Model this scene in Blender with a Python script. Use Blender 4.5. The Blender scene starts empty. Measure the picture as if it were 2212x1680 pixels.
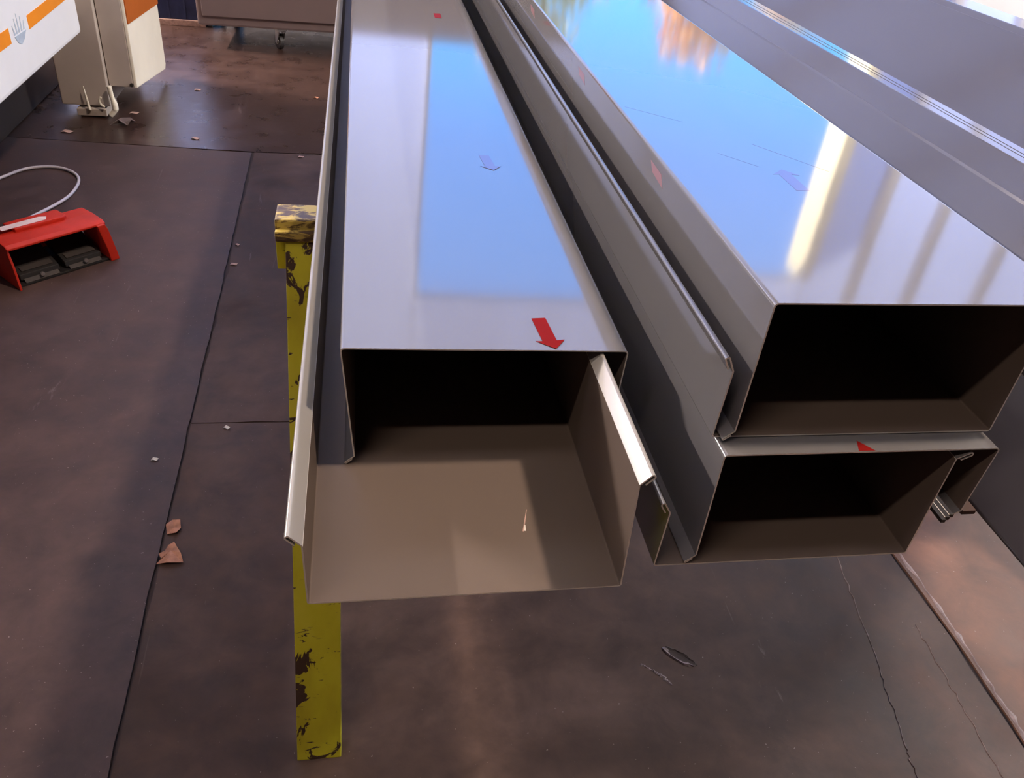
import bpy, bmesh, math, random
from mathutils import Vector, Matrix

SC = bpy.context.scene
COL = SC.collection
random.seed(7)
FZ = 0.8          # height of the trestle top above the floor (floor = 0)

# ------------------------------------------------------------------ camera
cam_d = bpy.data.cameras.new('camera')
cam = bpy.data.objects.new('camera', cam_d)
COL.objects.link(cam)
cam_d.sensor_width = 36.0
cam_d.lens = 36.0 * 1785.2 / 2212.0
cam_d.clip_start = 0.02
cam_d.clip_end = 300
R_ = Vector((0.984605, -0.147708, 0.093464))
U_ = Vector((0.010783, 0.585018, 0.810949))
F_ = Vector((0.174462, 0.797456, -0.577604))
cam.matrix_world = Matrix(((R_.x, U_.x, -F_.x, 0), (R_.y, U_.y, -F_.y, 0), (R_.z, U_.z, -F_.z, FZ + 0.5), (0, 0, 0, 1)))
SC.camera = cam

# ------------------------------------------------------------------ sky, sun, exposure
world = bpy.data.worlds.new('sky')
SC.world = world
world.use_nodes = True
wn = world.node_tree.nodes
wl = world.node_tree.links
for n in list(wn):
    wn.remove(n)
w_out = wn.new('ShaderNodeOutputWorld')
w_bg = wn.new('ShaderNodeBackground')
w_tc = wn.new('ShaderNodeTexCoord')
w_sep = wn.new('ShaderNodeSeparateXYZ')
w_ramp = wn.new('ShaderNodeValToRGB')
cr = w_ramp.color_ramp
cr.elements[0].position = 0.0
cr.elements[0].color = (0.08, 0.42, 0.80, 1)
cr.elements[1].position = 0.62
cr.elements[1].color = (0.10, 0.27, 0.95, 1)
for pos, c in ((0.20, (0.02, 0.30, 0.72, 1)), (0.32, (0.02, 0.26, 0.84, 1)), (0.46, (0.03, 0.34, 1.05, 1))):
    e = cr.elements.new(pos)
    e.color = c
w_bg.inputs['Strength'].default_value = 4.4
wl.new(w_tc.outputs['Generated'], w_sep.inputs[0])
wl.new(w_sep.outputs['Z'], w_ramp.inputs['Fac'])
wl.new(w_ramp.outputs['Color'], w_bg.inputs['Color'])
wl.new(w_bg.outputs[0], w_out.inputs['Surface'])

sun_d = bpy.data.lights.new('sun', 'SUN')
sun_d.energy = 27.0
sun_d.angle = math.radians(0.6)
sun_d.color = (1.0, 0.88, 0.68)
sun = bpy.data.objects.new('sun', sun_d)
COL.objects.link(sun)
sun.rotation_euler = Vector((0.76, -0.30, -0.58)).to_track_quat('-Z', 'Y').to_euler()
sun.location = (-20, 20, 20)

DOOR = (0.60, 4.40, 4.52)      # x left, x right, top of the opening in the far wall
WALL_Y = 7.0
portal_d = bpy.data.lights.new('door_daylight', 'AREA')
portal_d.shape = 'RECTANGLE'
portal_d.size = DOOR[1] - DOOR[0]
portal_d.size_y = DOOR[2]
portal_d.cycles.is_portal = True
portal = bpy.data.objects.new('door_daylight', portal_d)
COL.objects.link(portal)
portal.location = ((DOOR[0] + DOOR[1]) / 2, WALL_Y + 0.34, DOOR[2] / 2)
portal.rotation_euler = (math.radians(-90), 0, 0)

vs = SC.view_settings
vs.view_transform = 'Standard'
vs.look = 'None'
vs.exposure = 0.0
vs.gamma = 1.0
vs.use_curve_mapping = False
SC.cycles.max_bounces = 8
SC.cycles.diffuse_bounces = 4
SC.cycles.glossy_bounces = 5
SC.cycles.sample_clamp_indirect = 8.0
SC.cycles.caustics_reflective = False
SC.cycles.caustics_refractive = False


# ------------------------------------------------------------------ materials
class NT:
    def __init__(self, name):
        self.m = bpy.data.materials.new(name)
        self.m.use_nodes = True
        self.t = self.m.node_tree
        self.b = self.t.nodes['Principled BSDF']
        self._tc = None

    def node(self, kind, **kw):
        n = self.t.nodes.new(kind)
        for k, v in kw.items():
            setattr(n, k, v)
        return n

    def link(self, a, b):
        self.t.links.new(a, b)

    def coord(self, scale=(1, 1, 1), kind='Object', rot=(0, 0, 0)):
        tc = self.node('ShaderNodeTexCoord')
        mp = self.node('ShaderNodeMapping')
        mp.inputs['Scale'].default_value = scale
        mp.inputs['Rotation'].default_value = rot
        if kind == 'World':
            g = self.node('ShaderNodeNewGeometry')
            self.link(g.outputs['Position'], mp.inputs['Vector'])
        else:
            self.link(tc.outputs[kind], mp.inputs['Vector'])
        return mp.outputs[0]

    def noise(self, scale, detail=4, rough=0.55, vec=None, dist=0.0):
        n = self.node('ShaderNodeTexNoise')
        n.inputs['Scale'].default_value = scale
        n.inputs['Detail'].default_value = detail
        n.inputs['Roughness'].default_value = rough
        n.inputs['Distortion'].default_value = dist
        if vec is not None:
            self.link(vec, n.inputs['Vector'])
        return n.outputs['Fac']

    def ramp(self, fac, stops, interp='LINEAR'):
        r = self.node('ShaderNodeValToRGB')
        r.color_ramp.interpolation = interp
        els = r.color_ramp.elements
        while len(els) < len(stops):
            els.new(0.5)
        for e, (p, c) in zip(els, stops):
            e.position = p
            e.color = c if len(c) == 4 else (*c, 1)
        self.link(fac, r.inputs['Fac'])
        return r.outputs['Color']

    def mix(self, fac, a, b):
        n = self.node('ShaderNodeMix', data_type='RGBA')
        for v, i in ((fac, 0), (a, 6), (b, 7)):
            if hasattr(v, 'is_output'):
                self.link(v, n.inputs[i])
            elif i == 0:
                n.inputs[0].default_value = v
            else:
                n.inputs[i].default_value = (*v, 1)
        return n.outputs[2]

    def bump(self, h, strength, dist=0.002):
        b = self.node('ShaderNodeBump')
        b.inputs['Strength'].default_value = strength
        b.inputs['Distance'].default_value = dist
        self.link(h, b.inputs['Height'])
        self.link(b.outputs[0], self.b.inputs['Normal'])

    def set(self, color=None, rough=None, metal=None, ior=None, spec=None):
        for v, k in ((color, 'Base Color'), (rough, 'Roughness'), (metal, 'Metallic'), (ior, 'IOR'), (spec, 'Specular IOR Level')):
            if v is None:
                continue
            if hasattr(v, 'is_output'):
                self.link(v, self.b.inputs[k])
            elif k == 'Base Color':
                self.b.inputs[k].default_value = (*v, 1)
            else:
                self.b.inputs[k].default_value = v
        return self


def plain(name, color, rough=0.5, metal=0.0, ior=1.5, vary=0.08, scale=12.0):
    m = NT(name)
    n = m.noise(scale, 4, 0.6, m.coord())
    dark = tuple(c * (1 - vary) for c in color)
    lite = tuple(min(1, c * (1 + vary)) for c in color)
    m.set(m.ramp(n, ((0.3, dark), (0.7, lite))), rough, metal, ior)
    return m.m


def mat_sheet(name, color, rough, ior):
    m = NT(name)
    big = m.noise(3.0, 2, 0.5, m.coord((1, 0.35, 1)))
    m.set(m.ramp(big, ((0.35, tuple(c * 0.96 for c in color)), (0.65, tuple(c * 1.04 for c in color)))), rough, 0.0, ior)
    m.bump(m.noise(7.0, 2, 0.4, m.coord((1, 0.3, 1))), 0.05, 0.004)
    return m.m


M = {}
M['paint'] = mat_sheet('light_grey_gloss_paint', (0.145, 0.144, 0.149), 0.07, 1.66)
M['paint_dark'] = mat_sheet('slate_grey_gloss_paint', (0.088, 0.084, 0.094), 0.12, 1.5)
M['back'] = mat_sheet('warm_grey_back_coat', (0.135, 0.106, 0.088), 0.50, 1.36)
M['lip'] = mat_sheet('lit_lip_paint', (0.30, 0.295, 0.28), 0.22, 1.42)  # same sheet grey, lightened where light catches the left channel's lips
M['edge'] = plain('bare_sheet_edge', (0.80, 0.78, 0.72), 0.35, 0.2)
M['red'] = plain('red_print', (0.20, 0.004, 0.003), 0.7, 0, 1.2, 0.05)
M['sky_paled'] = plain('sky_paled_film_print', (0.15, 0.10, 0.13), 0.07, 0, 1.6, 0.03)  # arrow red paled as if under the mirrored sky; scratches reuse the tone
M['red_side'] = plain('faded_red_print', (0.30, 0.16, 0.17), 0.2, 0, 1.5, 0.05)
M['white_paint'] = plain('white_machine_enamel', (0.80, 0.81, 0.82), 0.35, 0, 1.5, 0.03, 4)
M['cream'] = plain('cream_machine_enamel', (0.90, 0.86, 0.74), 0.4, 0, 1.5, 0.04, 5)
M['taupe'] = plain('grey_brown_machine_enamel', (0.50, 0.44, 0.40), 0.5, 0, 1.5, 0.06, 6)
M['orange'] = plain('orange_enamel', (0.85, 0.27, 0.01), 0.4, 0, 1.5, 0.05, 8)
M['rust_orange'] = plain('burnt_orange_enamel', (0.46, 0.11, 0.01), 0.45, 0, 1.5, 0.06, 8)
M['emblem'] = plain('pale_blue_grey_print', (0.45, 0.53, 0.62), 0.4, 0, 1.5, 0.1, 40)
M['steel_dark'] = plain('dark_oily_steel', (0.05, 0.042, 0.042), 0.5, 0.3)
M['steel'] = plain('dull_steel', (0.40, 0.38, 0.37), 0.35, 0.8)
M['pedal_red'] = plain('red_plastic', (0.52, 0.028, 0.014), 0.45, 0, 1.35, 0.12, 18)
M['pedal_black'] = plain('black_rubber', (0.012, 0.011, 0.011), 0.55)
M['pedal_grey'] = plain('worn_grey_rubber', (0.040, 0.034, 0.032), 0.6)
M['label'] = plain('pinkish_paper_label', (0.75, 0.60, 0.58), 0.6, 0, 1.5, 0.12, 60)
M['cable'] = plain('pale_grey_hose', (0.62, 0.60, 0.66), 0.35)
M['blue'] = plain('dark_blue_plastic', (0.022, 0.035, 0.10), 0.4, 0, 1.5, 0.3, 14)
M['cart'] = plain('mauve_grey_enamel', (0.16, 0.12, 0.12), 0.45, 0, 1.5, 0.06, 3)
M['rubber'] = plain('black_tyre_rubber', (0.03, 0.026, 0.028), 0.5)
M['wood'] = plain('dark_brown_timber', (0.07, 0.04, 0.032), 0.7, 0, 1.5, 0.3, 40)
M['leaf_brown'] = plain('dry_brown_leaf', (0.42, 0.19, 0.11), 0.7, 0, 1.5, 0.35, 60)
M['chip'] = plain('pale_pink_flake', (0.50, 0.33, 0.28), 0.7, 0, 1.5, 0.3, 60)
M['chip_white'] = plain('white_flake', (0.72, 0.68, 0.62), 0.6)
M['wall'] = plain('white_wall_paint', (0.62, 0.60, 0.62), 0.6, 0, 1.5, 0.05, 2)
M['brick'] = plain('dark_brick_paint', (0.10, 0.075, 0.07), 0.8, 0, 1.5, 0.1, 3)
M['ceiling'] = plain('brown_roof_boards', (0.13, 0.10, 0.09), 0.6, 0, 1.5, 0.05, 2)
M['jamb'] = plain('cream_render', (0.80, 0.74, 0.52), 0.7, 0, 1.5, 0.06, 9)
M['asphalt'] = plain('grey_yard_paving', (0.20, 0.19, 0.185), 0.85, 0, 1.5, 0.2, 3)
M['bark'] = plain('tree_bark', (0.10, 0.07, 0.05), 0.9, 0, 1.5, 0.3, 9)
M['leaf_yellow'] = plain('yellow_autumn_leaf', (0.62, 0.52, 0.04), 0.6, 0, 1.5, 0.3, 2)
M['leaf_orange'] = plain('orange_autumn_leaf', (0.75, 0.34, 0.04), 0.6, 0, 1.5, 0.3, 2)
M['leaf_gold'] = plain('golden_autumn_leaf', (0.72, 0.46, 0.10), 0.6, 0, 1.5, 0.3, 2)
M['lamp_metal'] = plain('white_lamp_housing', (0.6, 0.6, 0.6), 0.4)


def mat_translucent(name, color):
    m = NT(name)
    tr = m.node('ShaderNodeBsdfTranslucent')
    df = m.node('ShaderNodeBsdfDiffuse')
    mx = m.node('ShaderNodeMixShader')
    rib = m.noise(2.0, 2, 0.5, m.coord((1, 1, 0.2)))
    c = m.ramp(rib, ((0.3, tuple(v * 0.93 for v in color)), (0.7, color)))
    m.link(c, tr.inputs['Color'])
    m.link(c, df.inputs['Color'])
    mx.inputs[0].default_value = 0.2
    m.link(tr.outputs[0], mx.inputs[1])
    m.link(df.outputs[0], mx.inputs[2])
    m.link(mx.outputs[0], m.t.nodes['Material Output'].inputs['Surface'])
    return m.m


M['poly'] = mat_translucent('translucent_wall_sheet', (0.74, 0.80, 0.98))


M['poly_warm'] = mat_translucent('warm_tinted_translucent_sheet', (0.95, 0.88, 0.78))  # tinted warm to offset the blue of the sky light coming through


def mat_floor(name, base, tint, rough0, rough1, ior=1.5):
    m = NT(name)
    v = m.coord(kind='World')
    a = m.noise(1.1, 5, 0.6, v, 0.6)
    b = m.noise(9.0, 6, 0.65, v, 0.3)
    col = m.mix(m.ramp(a, ((0.36, (0, 0, 0)), (0.66, (1, 1, 1)))), base, tint)
    d = m.ramp(b, ((0.28, (0.62, 0.62, 0.62)), (0.72, (1.32, 1.32, 1.32))))
    mul = m.node('ShaderNodeMix', data_type='RGBA', blend_type='MULTIPLY')
    mul.inputs[0].default_value = 1.0
    m.link(col, mul.inputs[6])
    m.link(d, mul.inputs[7])
    # tiny pale specks and drag scratches
    s = m.noise(170.0, 2, 0.5, v)
    sp = m.ramp(s, ((0.735, (0, 0, 0)), (0.76, (1, 1, 1))))
    c2 = m.mix(sp, mul.outputs[2], (0.24, 0.19, 0.17))
    sc = m.noise(13.0, 6, 0.7, m.coord((1.0, 0.10, 1), 'World', (0, 0, 0.5)), 1.2)
    ss = m.ramp(sc, ((0.665, (0, 0, 0)), (0.70, (0.40, 0.40, 0.40))))
    c3 = m.mix(ss, c2, (0.20, 0.155, 0.145))
    m.set(c3, m.ramp(b, ((0.3, (rough0,) * 3), (0.7, (rough1,) * 3))), 0, ior)
    m.bump(b, 0.25, 0.0025)
    return m.m


M['floor_brown'] = mat_floor('brown_concrete', (0.040, 0.021, 0.014), (0.120, 0.074, 0.060), 0.52, 0.68, 1.33)
M['floor_grey'] = mat_floor('mauve_grey_concrete', (0.064, 0.039, 0.036), (0.086, 0.054, 0.050), 0.50, 0.65, 1.4)
M['floor_dark'] = mat_floor('dark_glossy_concrete', (0.036, 0.019, 0.015), (0.050, 0.028, 0.023), 0.24, 0.38)
M['floor_pink'] = mat_floor('pinkish_concrete', (0.105, 0.052, 0.036), (0.150, 0.078, 0.056), 0.50, 0.64, 1.35)
M['joint'] = plain('black_joint_dirt', (0.048, 0.032, 0.028), 0.9)


def mat_chipped_yellow():
    m = NT('chipped_yellow_paint')
    v = m.coord((1, 0.6, 0.6), 'World')
    n = m.noise(27.0, 6, 0.62, v, 1.4)
    n2 = m.noise(6.0, 3, 0.5, v)
    add = m.node('ShaderNodeMath', operation='MULTIPLY_ADD')
    m.link(n2, add.inputs[0])
    add.inputs[1].default_value = 0.45
    m.link(n, add.inputs[2])
    mask1 = m.ramp(add.outputs[0], ((0.81, (0, 0, 0)), (0.825, (1, 1, 1))))
    cr2 = m.noise(30.0, 5, 0.6, m.coord((0.55, 0.5, 2.6), 'World', (0, 0.25, 0)), 1.6)
    mask2 = m.ramp(cr2, ((0.645, (0, 0, 0)), (0.66, (1, 1, 1))))
    mxm = m.node('ShaderNodeMix', data_type='RGBA', blend_type='LIGHTEN')
    mxm.inputs[0].default_value = 1.0
    m.link(mask1, mxm.inputs[6])
    m.link(mask2, mxm.inputs[7])
    mask = mxm.outputs[2]
    tone = m.noise(9.0, 4, 0.6, v)
    yel = m.ramp(tone, ((0.3, (0.40, 0.34, 0.014)), (0.55, (0.56, 0.52, 0.022)), (0.75, (0.66, 0.60, 0.06))))
    m.set(m.mix(mask, yel, (0.055, 0.028, 0.016)), 0.5, 0, 1.5)
    inv = m.node('ShaderNodeMath', operation='SUBTRACT')
    inv.inputs[0].default_value = 1.0
    m.link(mask, inv.inputs[1])
    m.bump(inv.outputs[0], 0.5, 0.001)
    return m.m


M['yellow'] = mat_chipped_yellow()


def mat_worn_top():
    m = NT('worn_yellow_steel')
    v = m.coord((0.5, 1.3, 1.6), 'World')
    n = m.noise(46.0, 6, 0.7, v, 0.6)
    c = m.ramp(n, ((0.42, (0.07, 0.042, 0.025)), (0.48, (0.16, 0.11, 0.03)), (0.52, (0.50, 0.38, 0.10)), (0.7, (0.46, 0.40, 0.05))))
    m.set(c, 0.5, 0.0, 1.5)
    return m.m


M['worn_top'] = mat_worn_top()


# ------------------------------------------------------------------ helpers
def link(o, parent=None):
    COL.objects.link(o)
    if parent is not None:
        o.parent = parent
    return o


def empty(name, loc=(0, 0, 0), rz=0.0):
    o = bpy.data.objects.new(name, None)
    o.empty_display_size = 0.05
    o.location = loc
    o.rotation_euler = (0, 0, rz)
    return link(o)


def tag(o, label, cat, group=None):
    o['label'] = label
    o['category'] = cat
    if group:
        o['group'] = group
    return o


def struct(o):
    o['kind'] = 'structure'
    return o


def from_py(name, verts, faces, mats, parent=None, midx=None, smooth=None):
    me = bpy.data.meshes.new(name)
    me.from_pydata([tuple(v) for v in verts], [], faces)
    for m in (mats if isinstance(mats, (list, tuple)) else [mats]):
        me.materials.append(M[m])
    if midx:
        for p, i in zip(me.polygons, midx):
            p.material_index = i
    if smooth is not None:
        for p, s in zip(me.polygons, smooth):
            p.use_smooth = s
    me.update()
    return link(bpy.data.objects.new(name, me), parent)


def bm_obj(name, bm, mat, parent=None, smooth=False, bevel=0.0, segs=2):
    bmesh.ops.recalc_face_normals(bm, faces=bm.faces)
    if bevel > 0:
        es = [e for e in bm.edges if len(e.link_faces) == 2 and e.calc_face_angle(0) > 0.6]
        bmesh.ops.bevel(bm, geom=es, offset=bevel, segments=segs, affect='EDGES', profile=0.6, clamp_overlap=True)
    me = bpy.data.meshes.new(name)
    bm.to_mesh(me)
    bm.free()
    me.materials.append(M[mat])
    if smooth:
        for p in me.polygons:
            p.use_smooth = True
    return link(bpy.data.objects.new(name, me), parent)


def add_box(bm, a, b):
    x0, y0, z0 = a
    x1, y1, z1 = b
    v = [bm.verts.new(p) for p in ((x0, y0, z0), (x1, y0, z0), (x1, y1, z0), (x0, y1, z0), (x0, y0, z1), (x1, y0, z1), (x1, y1, z1), (x0, y1, z1))]
    for f in ((3, 2, 1, 0), (4, 5, 6, 7), (0, 1, 5, 4), (1, 2, 6, 5), (2, 3, 7, 6), (3, 0, 4, 7)):
        bm.faces.new([v[i] for i in f])


def box(name, a, b, mat, parent=None, bevel=0.0, segs=2):
    bm = bmesh.new()
    add_box(bm, a, b)
    return bm_obj(name, bm, mat, parent, False, bevel, segs)


def prism(name, poly, axis, t0, t1, mat, parent=None, bevel=0.0, segs=2):
    """poly of 2-D points extruded along axis between t0 and t1"""
    def P(p, t):
        return {'x': (t, p[0], p[1]), 'y': (p[0], t, p[1]), 'z': (p[0], p[1], t)}[axis]
    bm = bmesh.new()
    a = [bm.verts.new(P(p, t0)) for p in poly]
    b = [bm.verts.new(P(p, t1)) for p in poly]
    n = len(poly)
    bm.faces.new(a)
    bm.faces.new(b[::-1])
    for i in range(n):
        j = (i + 1) % n
        bm.faces.new((a[j], a[i], b[i], b[j]))
    return bm_obj(name, bm, mat, parent, False, bevel, segs)


def hexa(name, bottom, top, mat, parent=None, bevel=0.0):
    """solid between two quads"""
    bm = bmesh.new()
    a = [bm.verts.new(p) for p in bottom]
    b = [bm.verts.new(p) for p in top]
    bm.faces.new(a[::-1])
    bm.faces.new(b)
    for i in range(4):
        j = (i + 1) % 4
        bm.faces.new((a[i], a[j], b[j], b[i]))
    return bm_obj(name, bm, mat, parent, False, bevel)


def tube(name, pts, radius, mat, parent=None, sides=10, sub=6):
    P = [Vector(p) for p in pts]
    S = []
    for i in range(len(P) - 1):
        p0 = P[max(i - 1, 0)]
        p1, p2 = P[i], P[i + 1]
        p3 = P[min(i + 2, len(P) - 1)]
        for k in range(sub):
            t = k / sub
            S.append(0.5 * ((2 * p1) + (p2 - p0) * t + (2 * p0 - 5 * p1 + 4 * p2 - p3) * t * t + (3 * p1 - p0 - 3 * p2 + p3) * t ** 3))
    S.append(P[-1])
    V, F = [], []
    for i, c in enumerate(S):
        d = (S[min(i + 1, len(S) - 1)] - S[max(i - 1, 0)]).normalized()
        s = d.cross(Vector((0, 0, 1)))
        s = s.normalized() if s.length > 1e-4 else Vector((1, 0, 0))
        u = s.cross(d).normalized()
        r = radius[min(i, len(radius) - 1)] if isinstance(radius, (list, tuple)) else radius
        for k in range(sides):
            a = 2 * math.pi * k / sides
            V.append(c + s * math.cos(a) * r + u * math.sin(a) * r)
    for i in range(len(S) - 1):
        for k in range(sides):
            k2 = (k + 1) % sides
            F.append((i * sides + k, i * sides + k2, (i + 1) * sides + k2, (i + 1) * sides + k))
    F.append(tuple(range(sides))[::-1])
    F.append(tuple((len(S) - 1) * sides + k for k in range(sides)))
    return from_py(name, V, F, mat, parent, smooth=[True] * (len(F) - 2) + [False] * 2)


def cyl(name, c, r, h, axis, mat, parent=None, seg=24, bevel=0.0):
    bm = bmesh.new()
    rot = {'z': Matrix.Identity(4), 'x': Matrix.Rotation(math.pi / 2, 4, 'Y'), 'y': Matrix.Rotation(math.pi / 2, 4, 'X')}[axis]
    bmesh.ops.create_cone(bm, cap_ends=True, segments=seg, radius1=r, radius2=r, depth=h, matrix=Matrix.Translation(c) @ rot)
    return bm_obj(name, bm, mat, parent, False, bevel)


# ------------------------------------------------------------------ folded sheet metal
T = 0.0012     # sheet thickness


def fillet(pts, radii, n=4):
    """round the inner corners of a 2-D polyline"""
    out = [Vector(pts[0])]
    for i in range(1, len(pts) - 1):
        p = Vector(pts[i])
        a = Vector(pts[i - 1]) - p
        b = Vector(pts[i + 1]) - p
        r = radii[i] if isinstance(radii, (list, tuple)) else radii
        ang = a.angle(b)
        if r <= 0 or ang > math.pi - 0.02:
            out.append(p)
            continue
        d = min(r / math.tan(ang / 2), a.length * 0.48, b.length * 0.48)
        p0, p1 = p + a.normalized() * d, p + b.normalized() * d
        for k in range(n + 1):
            t = k / n
            out.append(p0 * (1 - t) ** 2 + p * 2 * t * (1 - t) + p1 * t * t)
    out.append(Vector(pts[-1]))
    return out


def sheet(name, pts, y0, y1, parent, radii=0.003, mats=('paint', 'back', 'edge'), t=T, skew=(0, 0), segs=1, n=4):
    """sheet folded along the 2-D polyline pts (x, z), running from y0 to y1. The left side of the line
    carries the first material, the right side the second, the cut edges the third."""
    L = fillet(pts, radii, n)
    N = []
    for i in range(len(L)):
        d0 = (L[i] - L[i - 1]).normalized() if i else (L[1] - L[0]).normalized()
        d1 = (L[i + 1] - L[i]).normalized() if i < len(L) - 1 else d0
        m = (Vector((-d0.y, d0.x)) + Vector((-d1.y, d1.x)))
        m = m.normalized() if m.length > 1e-6 else Vector((-d0.y, d0.x))
        N.append(m / max(0.5, m.dot(Vector((-d0.y, d0.x)))))
    k = len(L)
    V, F, mi, sm = [], [], [], []
    ys = [y0 + (y1 - y0) * i / segs for i in range(segs + 1)]
    for j, y in enumerate(ys):
        for i in range(k):
            a = L[i] + N[i] * t * 0.5
            yy = y + (skew[0] * (L[i].x - L[0].x) + skew[1] * (L[i].y - L[0].y) if j == 0 else 0)
            V.append((a.x, yy, a.y))
        for i in range(k):
            a = L[i] - N[i] * t * 0.5
            yy = y + (skew[0] * (L[i].x - L[0].x) + skew[1] * (L[i].y - L[0].y) if j == 0 else 0)
            V.append((a.x, yy, a.y))
    S = 2 * k
    for j in range(segs):
        o, p = j * S, (j + 1) * S
        for i in range(k - 1):
            F.append((o + i, o + i + 1, p + i + 1, p + i)); mi.append(0); sm.append(True)
            F.append((o + k + i + 1, o + k + i, p + k + i, p + k + i + 1)); mi.append(1); sm.append(True)
        F.append((o, p, p + k, o + k)); mi.append(2); sm.append(False)
        F.append((o + k - 1, o + 2 * k - 1, p + 2 * k - 1, p + k - 1)); mi.append(2); sm.append(False)
    e = segs * S
    for i in range(k - 1):
        F.append((i, k + i, k + i + 1, i + 1)); mi.append(2); sm.append(False)
        F.append((e + i, e + i + 1, e + k + i + 1, e + k + i)); mi.append(2); sm.append(False)
    o = from_py(name, V, F, list(mats), parent, mi, sm)
    # keep the flats flat: weight the shading normals by face area
    md = o.modifiers.new('flat_panels', 'WEIGHTED_NORMAL')
    md.keep_sharp = True
    return o


def hem(p, tip, side, back=0.010, gap=0.0032):
    """lip from the bend p to tip, folded back on itself on the given side; returns the polyline"""
    p, tip = Vector(p), Vector(tip)
    d = (tip - p).normalized()
    nrm = Vector((-d.y, d.x)) * side * gap
    return [tuple(p), tuple(tip), tuple(tip + nrm), tuple(tip + nrm - d * back)]


def trough(name, label, x0, w, y0, y1, z0, lbend, ltip, rbend, rtip, group, skew=0.0, lip='paint'):
    """upright channel: low left wall, taller right wall, both with a hemmed lip turned outwards"""
    r = tag(empty(name, (x0, y0, z0)), label, 'channel', group)
    h = T * 0.5
    L = y1 - y0
    eps = 0.0009
    sheet('folded_sheet', [lbend, (0, h), (w, h), rbend], 0, L, r, 0.0022, ('back', 'paint', 'edge'), skew=(skew, 0))
    hl = hem(lbend, ltip, 1)
    hr = hem(rbend, rtip, -1)
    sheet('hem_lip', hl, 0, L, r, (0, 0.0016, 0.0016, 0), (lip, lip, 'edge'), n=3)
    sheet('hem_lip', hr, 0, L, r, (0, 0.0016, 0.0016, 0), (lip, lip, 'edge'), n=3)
    return r


def arrow_mesh(scale=1.0):
    # an arrow pointing to -y, printed flush on the film; head at the origin
    pts = [(-0.0065, 0.051), (0.0065, 0.051), (0.0060, 0.013), (0.0135, 0.0135), (0.0015, 0.0), (-0.0130, 0.0135), (-0.0068, 0.013)]
    return [(x * scale, y * scale) for x, y in pts]


def arrow(parent, x, y, z, mat='red', cut=None, flip=False, rz=0.0):
    pts = arrow_mesh()
    if flip:
        pts = [(px, 0.051 - py) for px, py in pts][::-1]
    ca, sa = math.cos(rz), math.sin(rz)
    pts = [(x + px * ca - py * sa, y + px * sa + py * ca) for px, py in pts]
    if cut is not None:
        pts = [(px, max(py, cut)) for px, py in pts]
    o = prism('printed_arrow', pts, 'z', z, z + 0.00012, mat, parent)
    return o


def cover(name, label, x0, w, y0, y1, z0, h, group, drop=0.068, lean=0.0, rlean=-0.004, hr=None, skew=0.0):
    """inverted channel: long left leg with a foot lip turned out, short right leg with a lip turned in"""
    r = tag(empty(name, (x0, y0, z0)), label, 'channel', group)
    L = y1 - y0
    hr = h if hr is None else hr
    lb = (lean, 0.0095)
    lt = (lean - 0.0085, 0.0024)
    rb = (w + rlean, hr - drop)
    rt = (w + rlean - 0.0055, hr - drop - 0.0035)
    sheet('folded_sheet', [lb, (0, h), (w, hr), rb], 0, L, r, (0, 0.0032, 0.0032, 0), skew=(skew, 0))
    sheet('foot_lip', hem(lb, lt, 1, 0.007, 0.0015), 0, L, r, (0, 0.0007, 0.0007, 0), ('paint', 'paint', 'edge'), n=3)
    sheet('foot_lip', [rb, rt], 0, L, r, 0, ('back', 'paint', 'edge'))
    return r


# ------------------------------------------------------------------ floor slabs
floor = struct(box('floor', (-6.5, -6.0, -0.20), (7.5, 7.34, -0.004), 'joint'))


def slab(pts, mat, z=0.0, seed=0, jit=0.004, step=0.05, amp=None):
    """a concrete slab: irregular arrises, top at z"""
    rnd = random.Random(seed)
    ring = []
    n = len(pts)
    for i in range(n):
        a, b = Vector(pts[i]), Vector(pts[(i + 1) % n])
        ln = (b - a).length
        k = max(1, min(160, int(ln / step)))
        nn = Vector((-(b - a).y, (b - a).x)).normalized()
        for j in range(k):
            q = a + (b - a) * j / k
            if 0 < j:
                q = q + nn * rnd.uniform(0, 1) ** 3 * jit * (3 if rnd.random() < 0.07 else 1)
            ring.append(q)
    bm = bmesh.new()
    top = [bm.verts.new((p.x, p.y, z)) for p in ring]
    bot = [bm.verts.new((p.x, p.y, -0.05)) for p in ring]
    bm.faces.new(top)
    m = len(ring)
    for i in range(m):
        j = (i + 1) % m
        bm.faces.new((top[j], top[i], bot[i], bot[j]))
    o = bm_obj('slab', bm, mat, floor)
    return o


g = 0.0020
XJ = [(-0.389, -6.0), (-0.392, 0.3), (-0.402, 0.77), (-0.412, 1.24), (-0.43, 2.3), (-0.457, 3.50)]
left_edge = [(x - g, y) for x, y in XJ]
right_edge = [(x + g, y) for x, y in XJ]
slab([(-6.5, -6.0)] + left_edge + [(-0.46, 3.50), (-1.45, 3.575), (-6.5, 3.6)], 'floor_grey', 0.002, 1)
slab([right_edge[0], (1.162 - g, -6.0), (1.162, 0.67), (1.170, 0.91), (1.163, 1.14), (1.168, 1.662), (-0.418, 1.666)] + right_edge[3:0:-1], 'floor_brown', 0.0, 2)
slab([(-0.418, 1.669), (1.168, 1.666), (1.175, 3.51), (-0.450, 3.51), (-0.427, 2.3)], 'floor_brown', 0.0, 3)
slab([(1.170, -6.0), (7.5, -6.0), (7.5, 3.51), (1.182, 3.51), (1.176, 1.66), (1.171, 1.14), (1.178, 0.91), (1.170, 0.67)], 'floor_pink', 0.0, 4)
slab([(-6.5, 3.607), (-1.45, 3.582), (-0.455, 3.515), (7.5, 3.518), (7.5, 7.34), (-6.5, 7.34)], 'floor_dark', 0.0, 5)


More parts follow.
